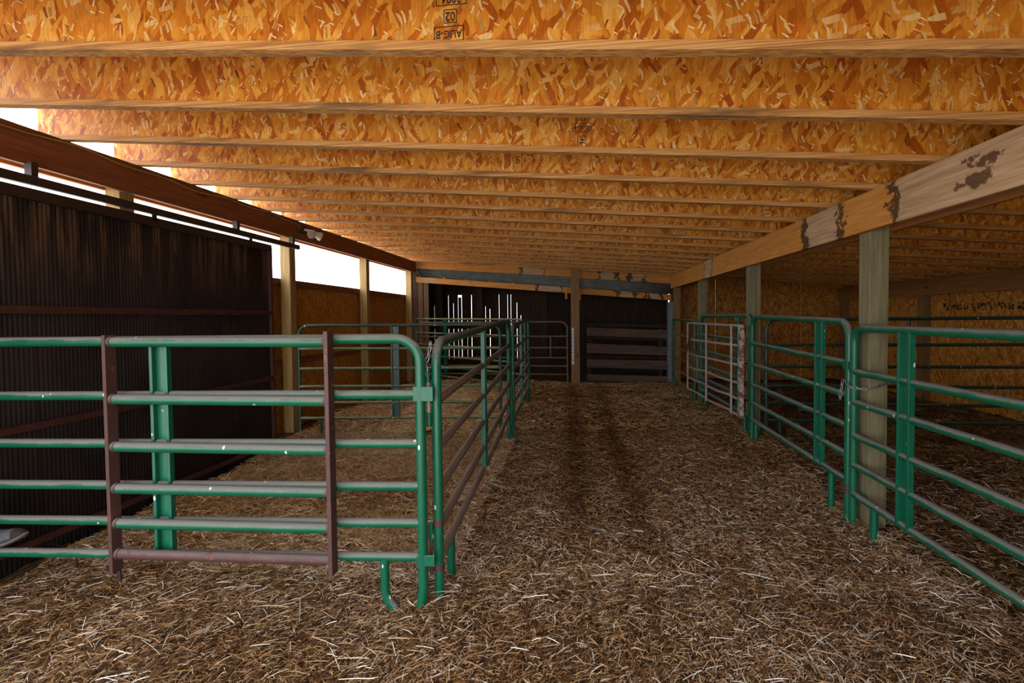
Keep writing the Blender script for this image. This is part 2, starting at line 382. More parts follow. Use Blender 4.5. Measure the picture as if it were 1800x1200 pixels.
def straw_mat(name='dry_straw'):
    M, nt, bs = mat(name)
    a = N(nt, 'ShaderNodeAttribute', attribute_name='shade')
    col = ramp(nt, a.outputs['Fac'], [(0, (.022,.008,.003)), (.25, (.10,.040,.013)), (.5, (.27,.13,.048)), (.74, (.50,.31,.145)), (.88, (.74,.59,.40)), (1, (.95,.91,.85))])
    g = N(nt, 'ShaderNodeAttribute', attribute_name='gold')      # yellower in pens and far aisle: fresher straw, plus warm bounced light painted in
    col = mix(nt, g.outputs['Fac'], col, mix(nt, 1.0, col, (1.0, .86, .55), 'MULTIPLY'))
    nt.links.new(col, bs.inputs['Base Color']); bs.inputs['Roughness'].default_value = .5; bs.inputs['Specular IOR Level'].default_value = .35
    return M
M_floor = floor_mat(); M_straw = straw_mat()

# ------------------------------------------------------------------ dimensions
XL, XR, XB = -3.757, 2.126, 5.97
def roof(x): return 2.687 - .0784*x
DEP = .283; JY = [1.984 + .6104*i for i in range(-4, 16)]      # front edge of each joist flange
YB = 11.33

# ------------------------------------------------------------------ setting: floor, yard
def grid(name, x0, x1, y0, y1, st, f, mat_, **kw):
    nx = int((x1-x0)/st)+1; ny = int((y1-y0)/st)+1
    X, Y = np.meshgrid(np.linspace(x0,x1,nx), np.linspace(y0,y1,ny)); Z = f(X, Y)
    v = np.stack([X,Y,Z],-1).reshape(-1,3); i = np.arange(nx*ny).reshape(ny,nx)
    q = np.stack([i[:-1,:-1],i[:-1,1:],i[1:,1:],i[1:,:-1]],-1).reshape(-1,4)
    me = bpy.data.meshes.new(name); me.from_pydata(v.tolist(), [], q.tolist()); me.polygons.foreach_set('use_smooth', [True]*len(q))
    return tag(link(name, me, mat_), **kw)
grid('floor', -4.1, 6.3, -1.5, 12.4, .06, ground, M_floor, kind='structure')
mb = MB(); mb.box((-4.0, 12.35, -.3), (2.5, 13.4, .12)); tag(mb.build('floor_old_barn', M_floor), kind='structure')
mb = MB(); mb.box((-60, -60, -.5), (60, 60, -.06)); tag(mb.build('yard_ground', M_soil), label='pale bare yard ground outside the shed', cat='ground', kind='structure')  # unseen yard added, pale so its bounce brightens the ceiling

# ------------------------------------------------------------------ setting: roof deck
ceil = empty('ceiling', (0, 0, 0), kind='structure')
sl = math.atan(-.0784)
me = None
for iy in range(5):
    for ix in range(5):
        x0 = -4.05 + ix*2.44; x1 = min(x0+2.434, 6.3); y0 = -.9 + iy*2.66; y1 = min(y0+2.654, 12.4)
        if x0 >= 6.25: continue
        mb = MB(); z0, z1 = roof(x0)+.356, roof(x1)+.356
        vs = [(x0,y0,z0),(x1,y0,z1),(x1,y1,z1),(x0,y1,z0),(x0,y0,z0+.016),(x1,y0,z1+.016),(x1,y1,z1+.016),(x0,y1,z0+.016)]
        mb.add(vs, [(0,3,2,1),(4,5,6,7),(0,1,5,4),(1,2,6,5),(2,3,7,6),(3,0,4,7)])
        mb.build('osb_panel', M_osb_deck, ceil)
mb = MB(); mb.add([(-4.1,-1,roof(-4.1)+.39),(6.35,-1,roof(6.35)+.39),(6.35,12.5,roof(6.35)+.39),(-4.1,12.5,roof(-4.1)+.39),
  (-4.1,-1,roof(-4.1)+.375),(6.35,-1,roof(6.35)+.375),(6.35,12.5,roof(6.35)+.375),(-4.1,12.5,roof(-4.1)+.375)], [(0,1,2,3),(7,6,5,4),(0,4,5,1),(1,5,6,2),(2,6,7,3),(3,7,4,0)])
mb.build('roof_sheet', M_gal, ceil)

# ------------------------------------------------------------------ ceiling joists
ORD = ['first','second','third','fourth','fifth','sixth','seventh','eighth','ninth','tenth','eleventh','twelfth','thirteenth','fourteenth','fifteenth','sixteenth']
L0, L1 = -3.98, 6.1
def slab(y0, y1, h0, h1):
    b = MB(); za, zb = roof(L0)-roof(0), roof(L1)-roof(0)
    b.add([(L0,y0,za+h0),(L1,y0,zb+h0),(L1,y1,zb+h0),(L0,y1,za+h0),(L0,y0,za+h1),(L1,y0,zb+h1),(L1,y1,zb+h1),(L0,y1,za+h1)],
          [(0,3,2,1),(4,5,6,7),(0,1,5,4),(1,2,6,5),(2,3,7,6),(3,0,4,7)]); return b
def me_of(b, name, mat_):
    me = bpy.data.meshes.new(name); me.from_pydata(b.v, [], b.f); me.materials.append(mat_); return me
meB = me_of(slab(0, .058, 0, .038), 'bottom_flange', M_flange); meT = me_of(slab(0, .058, .318, .356), 'top_flange', M_flange)
meW = me_of(slab(.024, .034, .038, .318), 'web', M_osb_web)
joists = []
shown = [j for j in JY if j > 1.5 and j < YB-.1]
for j in JY:
    if j > YB-.1: continue
    t = empty('ceiling_joist', (0, j, roof(0)))
    if j in shown:
        k = shown.index(j)
        extra = {0: ', nearest the camera, stamped with date boxes', 1: ', under the top strip of the photo', 2: ', the first whose left end shows against the sky'}.get(k, '')
        lab = '%s wooden I-joist of the ceiling counted from the camera%s' % (ORD[k], extra)
        if len(lab.split()) > 16: lab = '%s ceiling I-joist from the camera%s' % (ORD[k], extra)
    else:
        lab = 'wooden I-joist of the ceiling overhead, before the nearest visible one'
    tag(t, lab, 'joist', 'ceiling joists' if j in shown else 'ceiling joists behind the camera')
    w = link('web', meW, M_osb_web, t); link('bottom_flange', meB, M_flange, t); link('top_flange', meT, M_flange, t)
    if j in shown: joists.append((t, w, j))

# ink stamps on the joist webs (printed upside down, as in the photo)
def text_mesh(s, size, rot, name, mat_, parent, loc, squash=1.0, thick=.0006):
    cu = bpy.data.curves.new(name, 'FONT'); cu.body = s; cu.size = size; cu.align_x = 'CENTER'; cu.align_y = 'CENTER'; cu.offset = size*.02; cu.resolution_u = 3
    tmp = bpy.data.objects.new('tmp', cu); COL.objects.link(tmp)
    bpy.context.view_layer.update()
    me = bpy.data.meshes.new_from_object(tmp.evaluated_get(bpy.context.evaluated_depsgraph_get()))
    bpy.data.objects.remove(tmp)
    Mx = Matrix.Rotation(math.pi/2, 4, 'X') @ Matrix.Rotation(rot, 4, 'Z') @ Matrix.Diagonal((squash, 1, 1, 1))
    me.transform(Mx); me.name = name
    me.materials.clear(); me.materials.append(mat_)
    o = bpy.data.objects.new(name, me); COL.objects.link(o); o.parent = parent; o.location = loc; return o
def stamp(k, cx, cz, s, w, h, rot=math.pi, box=True, size=None, tilt=0):
    t, web, j = joists[k]; y = .0232; z = cz - roof(0)
    size = size or h*.95
    text_mesh(s, size, rot, 'stamp_text', M_ink, web, (cx, y, z), .8 if rot == math.pi else .8)
    if box:
        b = MB(); lw = .0035
        for (a0, a1, c0, c1) in ((-w/2, w/2, h/2-lw, h/2), (-w/2, w/2, -h/2, -h/2+lw), (-w/2, -w/2+lw, -h/2, h/2), (w/2-lw, w/2, -h/2, h/2)):
            b.box((cx+a0, y-.0003, z+c0), (cx+a1, y+.0005, z+c1))
        me = bpy.data.meshes.new('stamp_frame'); me.from_pydata(b.v, [], b.f); link('stamp_frame', me, M_ink, web)
stamp(0, -.495, 2.945, '2004', .13, .055)
stamp(0, -.501, 2.874, '02', .056, .056)
stamp(0, -.508, 2.803, 'AUG-B', .126, .062, size=.046)
stamp(2, .060, 2.916, '03', .034, .045, size=.032)
stamp(2, .051, 2.851, 'AUG-8', .122, .055, size=.042)
stamp(3, -.437, 2.86, 'S45', .05, .05, rot=-math.pi/2, box=False, size=.052)
stamp(2, .054, 2.772, 'S46', .05, .05, rot=-math.pi/2, box=False, size=.052)
def vlines(k, cx, z0, z1, w):
    t, web, j = joists[k]
    for x in (cx-w/2, cx+w/2):
        b = MB(); b.box((x-.002, .0229, z0-roof(0)), (x+.002, .0236, z1-roof(0)))
        me = bpy.data.meshes.new('stamp_line'); me.from_pydata(b.v, [], b.f); link('stamp_line', me, M_ink, web)
vlines(2, .054, 2.72, 2.815, .052); vlines(3, -.437, 2.79, 2.925, .066)
stamp(4, -1.95, 3.10, '2004', .12, .055)
stamp(5, -1.692, 3.135, '02', .058, .062)
stamp(5, -1.693, 3.046, 'AUG-B', .136, .06, size=.05)
stamp(6, -2.87, 3.13, 'S46', .05, .05, rot=-math.pi/2, box=False, size=.06); vlines(6, -2.87, 3.06, 3.19, .07)
stamp(7, -2.62, 3.13, '2004', .12, .055); stamp(8, -2.45, 3.12, '02', .06, .06)
stamp(9, -2.6, 3.13, '02', .06, .06); stamp(10, -2.5, 3.12, '02', .06, .06)

# ------------------------------------------------------------------ beams
def beam(name, x, y0, y1, zt, mats, label, outer=True, DEP=DEP, thick=.038, gap=.14, joints=(), segs=None):
    sgn = -1 if x < 0 else 1
    t = empty(name, (x, y0, zt-DEP), label, 'beam')
    ys = [y0]+list(joints)+[y1]
    for a, b in zip(ys[:-1], ys[1:]):
        m1 = MB(); xa, xb = sorted((x, x+sgn*thick)); m1.box((xa, a+.001, zt-DEP), (xb, b-.001, zt)); m1.build('inner_board', mats[0], t, bevel=.003)
    if outer:
        m2 = MB(); xa, xb = sorted((x+sgn*(thick+gap), x+sgn*(2*thick+gap))); m2.box((xa, y0, roof((xa+xb)/2)-DEP+(.0 if x < 0 else .012)), (xb, y1, roof((xa+xb)/2)-.002)); m2.build('outer_board', mats[1], t, bevel=.003)
    return t
beam('roof_beam', XL, -.9, YB-.01, roof(XL), (M_beam_l, M_beam_lo), 'dark reddish double beam above the left wall, floodlight mounted on it', joints=(3.84,), DEP=.254)
beam('roof_beam', XR, -.9, YB-.01, roof(XR), (M_fir, M_firB), 'orange fir double beam with dark water stains above the right gates', joints=(8.9,))
beam('roof_beam', XB, -.9, 12.1, roof(XB)+.0, (M_firB, M_firB), 'plain brown beam along the far right wall', outer=False, joints=(9.4,))
# nail plates on the left beam
# ------------------------------------------------------------------ posts
def post(name, x0, x1, y0, y1, z0, z1, mat_, label, group, taper=None):
    b = MB(); b.box((x0, y0, z0), (x1, y1, z1)); return one(name, b, mat_, label, 'post', group, bevel=.004)
for i, y in enumerate((3.947, 6.455, 8.93, 11.1)):
    lab = ['nearest square post of the right row, greenish treated wood beside the chain', 'second square post of the right row, behind the rusty white hinge stile',
           'third square post of the right row, behind the tall green panel', 'farthest square post of the right row, beside the grey metal edge'][i]
    post('wooden_post', 2.172, 2.302, y, y+.14, -.25, roof(2.24)-.02, M_post if i < 3 else M_postc, lab, 'posts of the right row')
for i, y in enumerate((1.25, 3.70, 6.17, 8.62, 11.1)):
    lab = ['square post under the left beam near the camera, behind the metal door', 'yellow square post under the left beam, hidden below by the metal door', 'yellow square post beside the right edge of the dark metal door',
           'yellow square post midway along the left board wall', 'yellow square post at the far left corner'][i]
    post('wooden_post', -3.935, -3.797, y, y+.14, -.25, roof(-3.87)-.02, M_postl, lab, 'posts of the left row')
post('wooden_post', -.085, .105, 10.97, 11.14, -.2, roof(0)-.005, M_postc, 'brown centre post in front of the dark barn opening with white strip', None)
for y, lab in ((9.3, 'dark square post under the far right beam'), (6.8, 'square post under the far right beam, hidden from view'), (11.85, 'dark post in the far corner of the right stalls')):
    post('wooden_post', XB-.002, XB+.13, y, y+.14, -.2, roof(XB)-DEP, M_postc, lab, 'posts of the far right wall')
# white marked strip on the centre post
st = empty('measuring_strip', (-.045, 10.966, .57), 'white marked paper strip fixed to the brown centre post', 'measure')
b = MB(); b.box((-.07, 10.962, .57), (-.02, 10.969, 1.385)); b.build('strip', M_paper, st)
for k, z in enumerate((.66, .74, .83, .90, .985, 1.06, 1.14, 1.23, 1.30)):
    b = MB(); b.box((-.055 if k % 2 else -.068, 10.9605, z), (-.03, 10.962, z+.012)); b.build('mark', M_ink if k % 3 else M_rust, st)

# ------------------------------------------------------------------ end header, galvanised strip, lower header
b = MB()
def hslab(b, x0, x1, y0, y1, f0, f1):
    b.add([(x0,y0,f0(x0)),(x1,y0,f0(x1)),(x1,y1,f0(x1)),(x0,y1,f0(x0)),(x0,y0,f1(x0)),(x1,y0,f1(x1)),(x1,y1,f1(x1)),(x0,y1,f1(x0))],
          [(0,3,2,1),(4,5,6,7),(0,1,5,4),(1,2,6,5),(2,3,7,6),(3,0,4,7)])
hslab(b, -3.98, -.0, YB, YB+.04, lambda x: roof(x)-.15, lambda x: roof(x)+.35)
hslab(b, .003, 2.4, YB, YB+.04, lambda x: roof(x)-.17, lambda x: roof(x)+.35)
one('end_header', b, M_firx, 'orange end board under the ceiling above the galvanised strip', 'beam', bevel=.003)
def h2(x): return 2.297-.088*(x-0)
b = MB(); hslab(b, -3.76, -.17, 11.36, 11.40, lambda x: h2(x)-.13, h2); hslab(b, -.167, 2.15, 11.36, 11.40, lambda x: h2(x)-.135, lambda x: h2(x)-.004)
lh = empty('opening_header', (0, 11.36, 2.1), 'stained orange header sloping across the dark barn opening', 'beam')
b.build('header_board', M_firx, lh, bevel=.003)
for x in (-3.1,-2.55,-2.0,-1.45,-.9,.35,.95,1.55):
    b = MB(); b.box((x, 11.36, h2(x)+.0), (x+.05, 11.46, h2(x)+.025)); b.build('rafter_block', M_firx, lh)
for x in (-.2, .115):
    b = MB(); b.box((x-.02, 11.3, h2(x)-.27), (x+.03, 11.36, h2(x)-.04)); b.build('cleat', M_firx, lh)
# corrugated galvanised strip: ribs run left to right
me = bpy.data.meshes.new('galvanised_strip'); vs = []; fs = []
nz_, nx_ = 60, 12
for i in range(nz_+1):
    t = i/nz_
    for j in range(nx_+1):
        x = -3.8+j*(6.0/nx_); zt = roof(x)-.05; zb = h2(x)+.02
        vs.append((x, 11.62-.16*(1-t)*-1*0+.0 - .10*t + .010*math.sin(t*math.pi*2*7), zb+(zt-zb)*t))
for i in range(nz_):
    for j in range(nx_):
        a = i*(nx_+1)+j; fs.append((a, a+1, a+nx_+2, a+nx_+1))
me.from_pydata(vs, [], fs); me.polygons.foreach_set('use_smooth', [True]*len(fs))
o = link('galvanised_strip', me, M_gal); so = o.modifiers.new('s', 'SOLIDIFY'); so.thickness = .002
tag(o, 'corrugated galvanised roof sheet strip between the two far headers', 'roof sheet')

# ------------------------------------------------------------------ left wall: OSB behind posts, corrugated sliding door
wl = empty('wall_left', (-3.99, 5, 0), kind='structure')
y = 5.2; k = 0
for y0, y1 in ((5.2, 6.4), (6.403, 7.62), (7.623, 8.84), (8.843, 10.06), (10.063, 11.32)):
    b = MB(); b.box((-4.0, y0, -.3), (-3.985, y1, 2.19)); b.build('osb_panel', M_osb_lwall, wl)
b = MB(); b.box((-3.985, 5.6, 2.10), (-3.945, 11.3, 2.19)); b.build('girt', M_beam_l, wl)
b = MB(); b.box((-3.985, 5.6, 1.0), (-3.945, 11.3, 1.09)); b.build('girt', M_beam_l, wl)
def corrugated(b, y0, y1, z0, z1, x, amp, pitch):
    n = max(2, int((y1-y0)/pitch*6)); vs = []; fs = []
    for i in range(n+1):
        yy = y0+(y1-y0)*i/n; xx = x+amp*math.sin(2*math.pi*yy/pitch); vs += [(xx, yy, z0), (xx, yy, z1)]
    for i in range(n): fs.append((2*i, 2*i+2, 2*i+3, 2*i+1))
    b.add(vs, fs, True)
dr = empty('sliding_door', (-3.7, .9, .1), 'large dark corrugated sliding door hung along the left wall', 'door')
for k in range(7):
    y0 = .95+k*.662; b = MB(); corrugated(b, y0, min(y0+.668, 5.58), -.08, 2.5, -3.71-.002*(k % 2), .0022, .03)
    o = b.build('metal_sheet', M_corr, dr); so = o.modifiers.new('s', 'SOLIDIFY'); so.thickness = .002
def dbox(name, a, c, mat_=M_girt): b = MB(); b.box(a, c); return b.build(name, mat_, dr, bevel=.003)
dbox('top_rail', (-3.72, .95, 2.47), (-3.675, 5.6, 2.548), M_dkmetal)
dbox('door_stile', (-3.715, 5.56, .1), (-3.675, 5.605, 2.52)); dbox('door_girt', (-3.70, .95, 1.69), (-3.672, 5.6, 1.745)); dbox('door_girt', (-3.70, .95, .895), (-3.672, 5.6, .945)); dbox('bottom_rail', (-3.70, .95, .1), (-3.672, 5.6, .15))
tr = empty('door_track', (-3.68, .5, 2.585), 'dark steel track under the left beam carrying the sliding door', 'track')
b = MB(); b.box((-3.70, .5, 2.570), (-3.66, 6.2, 2.632)); b.build('track', M_dkmetal, tr, bevel=.004)
for yy in (1.4, 2.95, 5.02, 6.1):
    b = MB(); b.box((-3.757, yy, 2.60), (-3.70, yy+.045, 2.74))
    b.build('hanger', M_dkmetal, tr)
for yy in (1.6, 2.6, 3.9, 5.2):
    b = MB(); b.box((-3.69, yy, 2.52), (-3.675, yy+.04, 2.58)); b.build('roller_strap', M_dkmetal, tr)

# ------------------------------------------------------------------ right walls
wr = empty('wall_right', (XB+.13, 0, 0), kind='structure')
for k in range(11):
    y0 = -.9+k*1.222; b = MB(); b.box((XB+.13, y0, -.3), (XB+.145, min(y0+1.219, 12.12), roof(XB)+.36)); b.build('osb_panel', M_osb_wall, wr)
wb = empty('wall_back', (2.35, 12.12, 0), kind='structure')
for k in range(4):
    x0 = 2.35+k*.95; b = MB(); b.box((x0, 12.1, -.2), (x0+.947, 12.115, 2.9)); b.build('osb_panel', M_osb_back, wb)
for k in range(2):
    b = MB(); b.box((2.35+k*1.9, 12.085, 1.35), (2.35+k*1.9+1.88, 12.1, 1.39)); 
b = MB(); b.box((2.26, 11.4, -.1), (2.30, 12.12, 2.75)); b.build('osb_panel', M_osb_wall, wb)
wf = empty('wall_front_blocker', (2.2, -.9, 0), kind='structure')  # unseen wall added to block daylight and dim the right side
for k in range(5):
    b = MB(); b.box((1.25+k*.965, -.92, -.3), (1.25+k*.965+.96, -.905, 2.75)); b.build('osb_panel', M_osb_wall, wf)
# blurred printed band on the right wall: rows of small illegible inked marks
pr = empty('wall_print', (XB+.129, 6.6, 1.72), 'blurred black printed band on the far right board wall', 'printing')
rr = random.Random(5); b = MB(); yy = 5.9
while yy < 9.05:
    w = rr.uniform(.015, .05)
    if rr.random() < .85:
        for q in range(rr.randint(2, 4)):
            z = 1.655+rr.uniform(0, .10); b.box((XB+.1285, yy+rr.uniform(0,.02), z), (XB+.1298, yy+rr.uniform(.025,.05), z+rr.uniform(.008,.05)))
    yy += w+.012
b.build('ink_marks', M_inkf, pr)['kind'] = 'stuff'

# ------------------------------------------------------------------ the old barn beyond the opening
FY = 13.2
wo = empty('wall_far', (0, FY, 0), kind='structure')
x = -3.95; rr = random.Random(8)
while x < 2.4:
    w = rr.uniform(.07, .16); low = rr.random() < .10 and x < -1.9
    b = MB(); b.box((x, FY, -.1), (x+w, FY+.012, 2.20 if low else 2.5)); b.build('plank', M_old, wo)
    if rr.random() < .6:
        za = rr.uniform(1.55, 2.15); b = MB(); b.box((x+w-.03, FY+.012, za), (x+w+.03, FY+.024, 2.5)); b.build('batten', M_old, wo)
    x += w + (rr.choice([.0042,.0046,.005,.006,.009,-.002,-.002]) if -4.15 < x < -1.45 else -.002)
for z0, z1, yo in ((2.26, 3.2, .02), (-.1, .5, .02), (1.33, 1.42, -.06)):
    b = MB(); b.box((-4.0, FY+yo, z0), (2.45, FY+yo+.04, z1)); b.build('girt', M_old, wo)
for nm, a, c in (('wall_old_barn_left', (-4.0, 11.5, -.1), (-3.95, FY+.1, 3.3)), ('wall_old_barn_right', (2.46, 12.13, -.1), (2.50, FY+.1, 3.3))):
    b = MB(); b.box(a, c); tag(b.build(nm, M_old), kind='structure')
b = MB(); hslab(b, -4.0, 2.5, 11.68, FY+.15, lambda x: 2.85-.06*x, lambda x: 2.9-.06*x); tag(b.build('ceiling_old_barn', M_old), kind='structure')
b = MB(); b.box((-3.97, 11.42, -.1), (-3.745, 11.48, 3.3)); tag(b.build('wall_end_left', M_old), kind='structure')
for i, x in enumerate((-3.74, -3.6)):
    b = MB(); b.box((x, 11.42, -.1), (x+.12, 11.5, 2.6)); one('old_post', b, wood('brown_old_post_%d' % i, (.10,.05,.025), (.17,.09,.045), 2), ['old brown plank post at the left jamb of the dark opening', 'old brown plank post just inside the left jamb post'][i], 'post', 'old jamb posts', bevel=.004)
for i, (x, y) in enumerate(((-2.55, 12.7), (-.85, 12.6), (-3.55, 12.3))):
    b = MB(); b.box((x, y, -.1), (x+.14, y+.14, 3.0)); one('old_post', b, M_old, ['dark old post behind the corner panels, inside the unlit barn', 'dark old post behind the brown tube gate, inside the unlit barn', 'dark old post near the left jamb, inside the unlit barn'][i], 'post', 'posts inside the old barn')
# board gate and grey jamb
bf = empty('board_gate', (.2, 11.5, .2), 'weathered board gate closing the right half of the dark opening', 'gate')
for (la, lb, ra, rb_) in ((1.377,1.186,1.311,1.11), (1.013,.788,.928,.727), (.642,.456,.603,.395), (.29,.13,.25,.10)):
    b = MB(); b.add([(.27,11.5,lb),(2.1,11.5,rb_),(2.1,11.535,rb_),(.27,11.535,lb),(.27,11.5,la),(2.1,11.5,ra),(2.1,11.535,ra),(.27,11.535,la)], [(0,3,2,1),(4,5,6,7),(0,1,5,4),(1,2,6,5),(2,3,7,6),(3,0,4,7)])
    b.build('board', M_oldx, bf, bevel=.004)
for (la, lb, ra, rb_) in ((1.49,1.40,1.43,1.35), (1.17,1.12,1.10,1.05), (.73,.66,.69,.62)):
    b = MB(); b.add([(.18,11.6,lb),(2.1,11.6,rb_),(2.1,11.63,rb_),(.18,11.63,lb),(.18,11.6,la),(2.1,11.6,ra),(2.1,11.63,ra),(.18,11.63,la)], [(0,3,2,1),(4,5,6,7),(0,1,5,4),(1,2,6,5),(2,3,7,6),(3,0,4,7)])
    b.build('rear_board', M_old, bf, bevel=.004)
b = MB(); b.box((.30, 11.536, .1), (.38, 11.598, 1.45)); b.box((1.9, 11.536, .1), (1.98, 11.598, 1.42)); b.build('batten', M_old, bf)
b = MB(); b.box((2.09, 11.40, .0), (2.235, 11.44, 1.94)); b.box((2.09, 11.44, .0), (2.10, 11.6, 1.94)); one('metal_jamb', b, M_greydoor, 'grey sheet metal edge at the right of the dark opening', 'jamb', bevel=.003)

# ------------------------------------------------------------------ livestock panels
ZS = [.27, .48, .70, .94, 1.205, 1.52]
def panel(name, label, cat, A, B, dz=(0,0), zs=ZS, r=.0285, cr=.13, m_frame=None, m_rail=None, channels=(), feet=(), group=None, gA=None, gB=None, square=False, bendA=0, bendB=0, chm=None, chw=.105, uprights=(), sag=None):
    A = Vector((*A, 0)); B = Vector((*B, 0)); L = (B-A).length; d = (B-A)/L; nrm = Vector((-d.y, d.x, 0))
    if nrm.dot(-A) < 0: nrm = -nrm               # towards the aisle viewer
    m_frame = m_frame or M_green; m_rail = m_rail or m_frame; chm = chm or M_greenhi
    gA = float(ground(A.x, A.y))-.03 if gA is None else gA; gB = float(ground(B.x, B.y))-.03 if gB is None else gB
    t = empty(name, (A.x, A.y, gA), label, cat, group)
    def P(u, z, off=0): return A + d*u + nrm*off + Vector((0,0, z + dz[0] + (dz[1]-dz[0])*u/L))
    zt = zs[-1]; pts = []
    P0 = A + Vector((0,0,gA)); P1 = B + Vector((0,0,gB))
    if bendA: pts.append(P0 + d*bendA); pts.append(P0 + Vector((0,0,.07)) + d*bendA*.25)
    else: pts.append(P0)
    pts.append(P0 + Vector((0,0,.14)))
    for k in range(7):
        a = math.pi/2*k/6; pts.append(P(cr-cr*math.cos(a), zt-cr+cr*math.sin(a)))
    for k in range(7):
        a = math.pi/2*k/6; pts.append(P(L-cr+cr*math.sin(a), zt-cr+cr*math.cos(a)))
    pts.append(P1 + Vector((0,0,.14)))
    if bendB: pts.append(P1 + Vector((0,0,.07)) + d*bendB*.25); pts.append(P1 + d*bendB)
    else: pts.append(P1)
    b = MB(); b.tube(pts, r, 12); b.build('frame', m_frame, t)
    for i, z in enumerate(zs[:-1]):
        b = MB(); n = 8; pp = []
        for k in range(n+1):
            u = L*k/n; s = 0 if not sag else sag*math.sin(math.pi*k/n)*((i*37) % 5-2)/2
            pp.append(P(r*.6+u*(L-1.2*r)/L, z+s))
        b.tube(pp, r*.92, 10); b.build('rail', m_rail, t)
    for u in channels:                           # folded steel channel: recessed web between two lips
        b = MB(); w = chw; z0, z1 = zs[0]-.01, zs[-1]-.012
        b.bar(P(u, z0, -.012), P(u, z1, -.012), w, .005, nrm) if False else None
        ax = d
        for (c, ww, o, th) in ((0, w, -.006, .005), (-w/2+.009, .018, .010, .036), (w/2-.009, .018, .010, .036)):
            p = P(u+c, z0, o); q = P(u+c, z1, o); b.bar(p, q, th, ww, d)
        b.build('channel', chm, t, bevel=.002)
    for u in uprights:
        b = MB(); b.tube([P(u, zs[0]), P(u, zs[-1])], r*.8, 8); b.build('upright', m_frame, t)
    for (u, bend) in feet:
        p = P(u, zs[0]); g0 = gA + (gB-gA)*u/L; g0 = float(ground(p.x, p.y))-.02 if not bend else float(ground(p.x, p.y))
        q = Vector((p.x, p.y, g0)); pts = [p, q+Vector((0,0,.13))]
        if bend: pts += [q+Vector((0,0,.085))+d*bend*.12, q+Vector((0,0,.05))+d*bend*.4, q+d*bend]
        else: pts += [q]
        b = MB(); b.tube(pts, r*.9, 10); b.build('foot', m_frame, t)
    return t, P, d, L, nrm

T1, P1, d1, Lf, n1 = panel('livestock_panel', 'nearest green six-rail panel facing the camera at the left, white droppings on rails', 'fence panel', (-3.62, 2.382), (-.852, 2.613),
    zs=[.297,.489,.696,.936,1.21,1.520], channels=(1.30,), feet=((2.56, .075),), bendB=-.03, gA=-.02, gB=-.02)
# clamp plates and pins joining it to the side panel
b = MB(); b.bar(P1(Lf+.02, 1.175, .02), P1(Lf+.02, 1.255, .02), .012, .11, d1); b.build('clamp_plate', M_greenhi, T1, bevel=.002)
b = MB(); b.bar(P1(Lf+.02, .255, .02), P1(Lf+.02, .315, .02), .012, .10, d1); b.build('clamp_plate', M_greenhi, T1, bevel=.002)

# shorter rust-framed gate hung in front of that panel
rg = empty('rust_framed_gate', (-2.55, 2.385, .23), 'short gate of green rails between two rusty flat uprights, before the nearest panel', 'gate')
zl = [.335,.508,.704,.938,1.202,1.519]; zr = [.302,.48,.68,.914,1.184,1.508]
for i in range(6):
    b = MB(); b.tube([(-2.548, 2.392, zl[i]), (-1.33, 2.512, zr[i])], .0285, 12)
    o = b.build('rail', M_rust if i == 0 else M_green, rg)
    if i == 0: o['label'] = 'rust brown bottom rail'
    for (x, y, z) in ((-2.532, 2.393, zl[i]), (-1.352, 2.510, zr[i])):
        b = MB(); b.tube([(x-.006, y, z), (x+.006, y+.0006, z)], .0315, 12); b.build('weld', M_rust, rg)
b = MB(); b.box((-2.566, 2.36, .235), (-2.544, 2.425, 1.557)); b.build('upright', M_rust, rg, bevel=.002)['label'] = 'rusty flat upright'
b = MB(); b.box((-1.342, 2.475, .228), (-1.318, 2.54, 1.566)); b.build('upright', M_rust, rg, bevel=.002)['label'] = 'rusty flat upright'
b = MB(); b.tube([(-2.535, 2.395, .24), (-2.535, 2.395, .18)], .008, 8); b.build('pin', M_dkmetal, rg)

T2, P2, d2, L2, n2 = panel('livestock_panel', 'mud-caked panel running back along the left side of the aisle', 'fence panel', (-.785, 2.70), (-.875, 6.40), dz=(-.045, .05),
    zs=[.29,.48,.70,.94,1.205,1.535], m_frame=M_green, m_rail=M_mud, channels=(1.62,), feet=((.30, 0),), sag=.008, gA=-.02, gB=-.02)
# pipe clips, pin and the chain where the two panels meet
b = MB(); b.tube([(-.825, 2.665, 1.27), (-.825, 2.665, 1.34)], .014, 10); b.build('hinge_sleeve', M_greenhi, T2)
b = MB(); b.tube([(-.820, 2.665, 1.02), (-.820, 2.665, 1.10)], .014, 10); b.build('hinge_sleeve', M_greenhi, T2)
b = MB(); b.tube([(-.822, 2.665, 1.10), (-.822, 2.665, 1.30)], .009, 8); b.build('hinge_pin', M_grey, T2)
b = MB(); b.tube([(-.82, 2.665, .37), (-.82, 2.665, .47)], .014, 10); b.build('hinge_sleeve', M_greenhi, T2)
b = MB(); b.tube([(-.82, 2.665, .18), (-.82, 2.665, .40)], .010, 8); b.build('hinge_pin', M_rust, T2)
for z in (.20, .46):
    b = MB(); b.tube([(-.785, 2.70, z-.02), (-.785, 2.70, z+.02)], .030, 12); b.build('strap', M_rust, T2)

